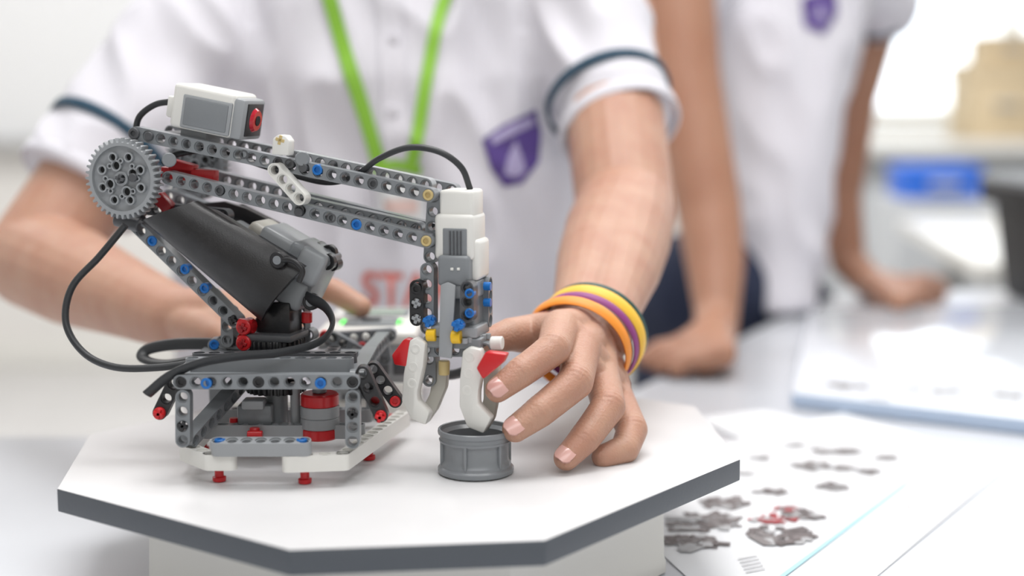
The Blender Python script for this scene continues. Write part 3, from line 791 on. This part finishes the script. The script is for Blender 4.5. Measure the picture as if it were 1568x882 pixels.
# printed word on shirt
cu = bpy.data.curves.new('shirt_print', 'FONT'); cu.body = 'START'; cu.size = .040; cu.extrude = 0; cu.offset = .0009
to = bpy.data.objects.new('shirt_print', cu); bpy.context.collection.objects.link(to); dg = bpy.context.evaluated_depsgraph_get()
tme = bpy.data.meshes.new_from_object(to.evaluated_get(dg)); bpy.data.objects.remove(to)
bmx = bmesh.new(); bmx.from_mesh(tme); bmesh.ops.subdivide_edges(bmx, edges=bmx.edges, cuts=1); bmx.to_mesh(tme); bmx.free()
o_ = on(552, 468, 1.18)
for v in tme.vertices: v.co = hit(o_.x+v.co.x*.85, o_.z+v.co.y, off=.003)
tme.materials.clear(); tme.materials.append(mat('shirt_print_red', (.66, .20, .17), .8))
to = bpy.data.objects.new('shirt_print', tme); bpy.context.collection.objects.link(to); to.parent = st
# placket buttons
Pk = MB(); drape_strip(Pk, [(590, -60), (598, 60), (606, 180), (612, 300)], .010, SHIRT, off=.0022)
for v in (60, 170, 290): p = on(602, v, 1.18); h = hit(p.x, p.z); cyl(Pk, h+V((0, .002, 0)), h-V((0, .003, 0)), .0050, SHIRT)
Pk.build('shirt_placket', st)

def head(c_, yaw, parent, sk, scale=1.0):
    R = Matrix.Rotation(yaw, 4, 'Z'); f = lambda x, y, z: c_+(R @ V((x, y, z)))*scale
    m = MB(); sph(m, f(0, .012, .03), .078*scale, sk, s=(.95, 1.12, 1.1)); sph(m, f(0, -.02, -.035), .058*scale, sk, s=(1, 1.05, 1.15)); cap(m, f(0, -.045, -.085), .022*scale, f(0, -.02, -.05), .05*scale, sk)
    cap(m, f(0, -.085, .015), .008*scale, f(0, -.100, -.018), .012*scale, sk)
    for s in (-1, 1): cap(m, f(s*.076, .012, .015), .012*scale, f(s*.074, .012, -.012), .009*scale, sk); cap(m, f(s*.035, -.068, .033), .014*scale, f(s*.05, -.055, -.02), .02*scale, sk)
    cap(m, f(-.016, -.082, -.048), .008*scale, f(.016, -.082, -.048), .008*scale, sk)
    cap(m, f(0, .02, -.04), .05*scale, f(0, .03, -.17), .052*scale, sk)
    voxel(m, 'head', .003, sk, 4, None, parent)
    e = MB()
    for s in (-1, 1): sph(e, f(s*.030, -.074, .012), .0115*scale, WHITE); sph(e, f(s*.030, -.0815, .012), .0055*scale, HOLE); cap(e, f(s*.018, -.086, .032), .0025, f(s*.044, -.080, .033), .0025, HAIR)
    cap(e, f(-.018, -.091, -.048), .0028, f(.018, -.091, -.048), .0028, REDINK)
    e.build('face_features', parent)
    h = MB(); sph(h, f(0, .022, .045), .086*scale, HAIR, s=(.98, 1.1, 1.05)); cap(h, f(0, .07, .0), .05*scale, f(0, .06, -.04), .045*scale, HAIR)
    voxel(h, 'hair', .003, HAIR, 2, lambda a, n: a+n*.003*noise.noise(a*60), parent)
head(V((-.10, 1.27, .515)), 0, st, SKIN)
L1 = MB()
for s in (-1, 1): chain(L1, [(V((-.125+s*.07, 1.32, -.20)), .095), (V((-.125+s*.085, 1.31, -.45)), .070), (V((-.125+s*.085, 1.33, -.76)), .055)], PANTS)
voxel(L1, 'trousers', .007, PANTS, 4, folds(2, .006), st)
L1 = MB()
for s in (-1, 1): cap(L1, V((-.125+s*.085, 1.35, -.78)), .038, V((-.125+s*.09, 1.22, -.785)), .034, BLACK)
voxel(L1, 'shoes', .005, BLACK, 3, lambda a, n: V((a.x, a.y, max(a.z, FL+.001))), st)

# wristbands
wb_ = empty('wristbands'); Wb = MB()
ORG = mat('band_orange', (.90, .30, .03), .5, .1, 400); PUR = mat('band_purple', (.28, .05, .22), .5, .1, 400); YB_ = mat('band_yellow', (.90, .53, .05), .5, .1, 400); GRN = mat('band_dark_green', (.02, .07, .06), .5)
nb = V((.36, .84, .40)).normalized()
for (u, v, y, r, w, m_) in ((884, 530, .838, .0320, .0085, ORG), (897, 521, .846, .0318, .0060, PUR), (906, 513, .853, .0322, .0095, YB_), (912, 505, .860, .0318, .0050, GRN)):
    ringband(Wb, on(u, v, y), nb, r, w, m_, .0012, 64)
Wb.build('bands', wb_, 50)

# ------------------------------------------------------------------ STUDENT 2
s2 = empty('student')
A2 = MB()
chain(A2, [(on(1030, -60, 1.72), .048), (on(1048, 120, 1.68), .043), (on(1085, 320, 1.63), .038), (on(1095, 400, 1.60), .034), (on(1098, 480, 1.56), .025), (on(1095, 512, 1.53), .024)])
for i, (u, v) in enumerate(((985, 548), (992, 556), (1010, 562), (1035, 566))):
    t_ = onz(u, v, TZ+.010); k_ = onz(u+48, v-16, TZ+.020); chain(A2, [(on(1095, 508, 1.53), .022), (k_+V((.015, 0, .005)), .014), (k_, .0115), ((k_+t_)/2+V((0, 0, .004)), .0098), (t_, .008)])
chain(A2, [(on(1095, 512, 1.53), .022), (onz(1100, 545, TZ+.018), .014), (onz(1078, 560, TZ+.011), .010)])
chain(A2, [(on(1345, -10, 1.98), .040), (on(1305, 150, 1.99), .034), (on(1285, 300, 2.0), .031), (on(1298, 400, 1.98), .025), (on(1330, 432, 1.95), .023)])
for i, (u, v) in enumerate(((1440, 432), (1446, 444), (1438, 456), (1420, 466))):
    t_ = onz(u, v, TZ+.011); k_ = onz(1385+i*-3, 436+i*9, TZ+.024); chain(A2, [(on(1330, 432, 1.95), .021), (k_, .0125), ((k_+t_)/2+V((0, 0, .006)), .010), (t_, .0085)])
chain(A2, [(on(1330, 432, 1.95), .018), (onz(1355, 462, TZ+.015), .012), (onz(1385, 470, TZ+.010), .009)])
voxel(A2, 'arms_and_hands', .003, SKIN2, 4, None, s2)
Sh2 = MB()
def pxs(v, u0, u1, y, hd): a = on(u0, v, y); b_ = on(u1, v, y); return section((a.z+b_.z)/2, (a.x+b_.x)/2, y, (b_.x-a.x)/2, hd)
rings(Sh2, [pxs(462, 1122, 1246, 1.86, .10), pxs(380, 1105, 1262, 1.87, .105), pxs(270, 1090, 1268, 1.88, .11), pxs(160, 1078, 1290, 1.88, .11), pxs(60, 1062, 1322, 1.88, .105), pxs(-40, 1050, 1350, 1.88, .09), pxs(-75, 1110, 1300, 1.88, .07)], SHIRT)
tube(Sh2, on(1075, -50, 1.84), .06, on(1032, -12, 1.72), .055, SHIRT); tube(Sh2, on(1320, -50, 1.9), .055, on(1356, 22, 1.97), .048, SHIRT)
sh2 = voxel(Sh2, 'shirt', .006, SHIRT, 4, folds(5, .012), s2)
b2 = bvh(sh2); Cr2 = MB()
drape_poly(Cr2, ((1228, -5), (1285, -22), (1286, 20), (1262, 52), (1232, 40)), PURPLE, 1.78, b2, .003)
drape_poly(Cr2, ((1246, 30), (1256, 4), (1268, 30)), LILAC, 1.78, b2, .005, 3)
Cr2.build('shirt_crest', s2)
Tb = MB(); d_ = (on(1356, 22, 1.97)-on(1320, -50, 1.9)); ringband(Tb, on(1350, 12, 1.96), d_.normalized(), .051, .010, NAVY, .002); Tb.build('sleeve_trim', s2)
head(on(1200, -290, 1.86), radians(25), s2, SKIN2)
L2 = MB(); 
chain(L2, [(on(1075, 455, 1.82), .090), (on(1160, 465, 1.90), .085)], PANTS)
for x_, y_ in ((.22, 1.84), (.36, 1.98)): chain(L2, [(V((x_+.02, y_, -.12)), .085), (V((x_, y_, -.4)), .068), (V((x_-.02, y_, -.76)), .052)], PANTS)
voxel(L2, 'trousers', .008, PANTS, 4, folds(6, .006), s2)
L2 = MB()
for x_, y_ in ((.20, 1.84), (.34, 1.98)): cap(L2, V((x_, y_+.02, -.78)), .038, V((x_-.05, y_-.10, -.785)), .034, BLACK)
voxel(L2, 'shoes', .006, BLACK, 3, lambda a, n: V((a.x, a.y, max(a.z, FL+.001))), s2)

# ================================================================== LIGHTS
def area(name, loc, rot, sx, sy, e, col=(1, 1, 1)):
    l = bpy.data.lights.new(name, 'AREA'); l.shape = 'RECTANGLE'; l.size = sx; l.size_y = sy; l.energy = e; l.color = col
    o = bpy.data.objects.new(name, l); o.location = loc; o.rotation_euler = rot; bpy.context.collection.objects.link(o); return o
area('back_left_fill', (.1, .9, ZC-.05), (0, 0, 0), 1.3, 1.0, 36, (1, .99, .985))
area('back_left_fill', (.9, 3.2, ZC-.05), (0, 0, 0), 2.4, 1.4, 46, (1, .99, .985))
area('back_left_fill', (-1.6, 3.6, ZC-.05), (0, 0, 0), 2.0, 1.4, 38, (1, .99, .985))  # added fill lamp, brightens the left part of the back wall
area('back_left_fill', (.4, -1.1, ZC-.05), (0, 0, 0), 2.4, 1.2, 26, (.96, .98, 1))
w = bpy.data.worlds.new('sky'); bpy.context.scene.world = w; w.use_nodes = True
bg = w.node_tree.nodes['Background']; bg.inputs[0].default_value = (.86, .94, 1, 1); bg.inputs[1].default_value = 3.0

# ================================================================== CAMERA
cd = bpy.data.cameras.new('camera'); cd.lens = 50; cd.sensor_width = 36; cd.clip_start = .02
cd.dof.use_dof = True; cd.dof.focus_distance = .775; cd.dof.aperture_fstop = 2.8
co = bpy.data.objects.new('camera', cd); bpy.context.collection.objects.link(co); co.location = CAM; co.rotation_euler = (radians(90)-PT, 0, 0)
sc = bpy.context.scene; sc.camera = co
sc.view_settings.view_transform = 'Standard'; sc.view_settings.exposure = 0
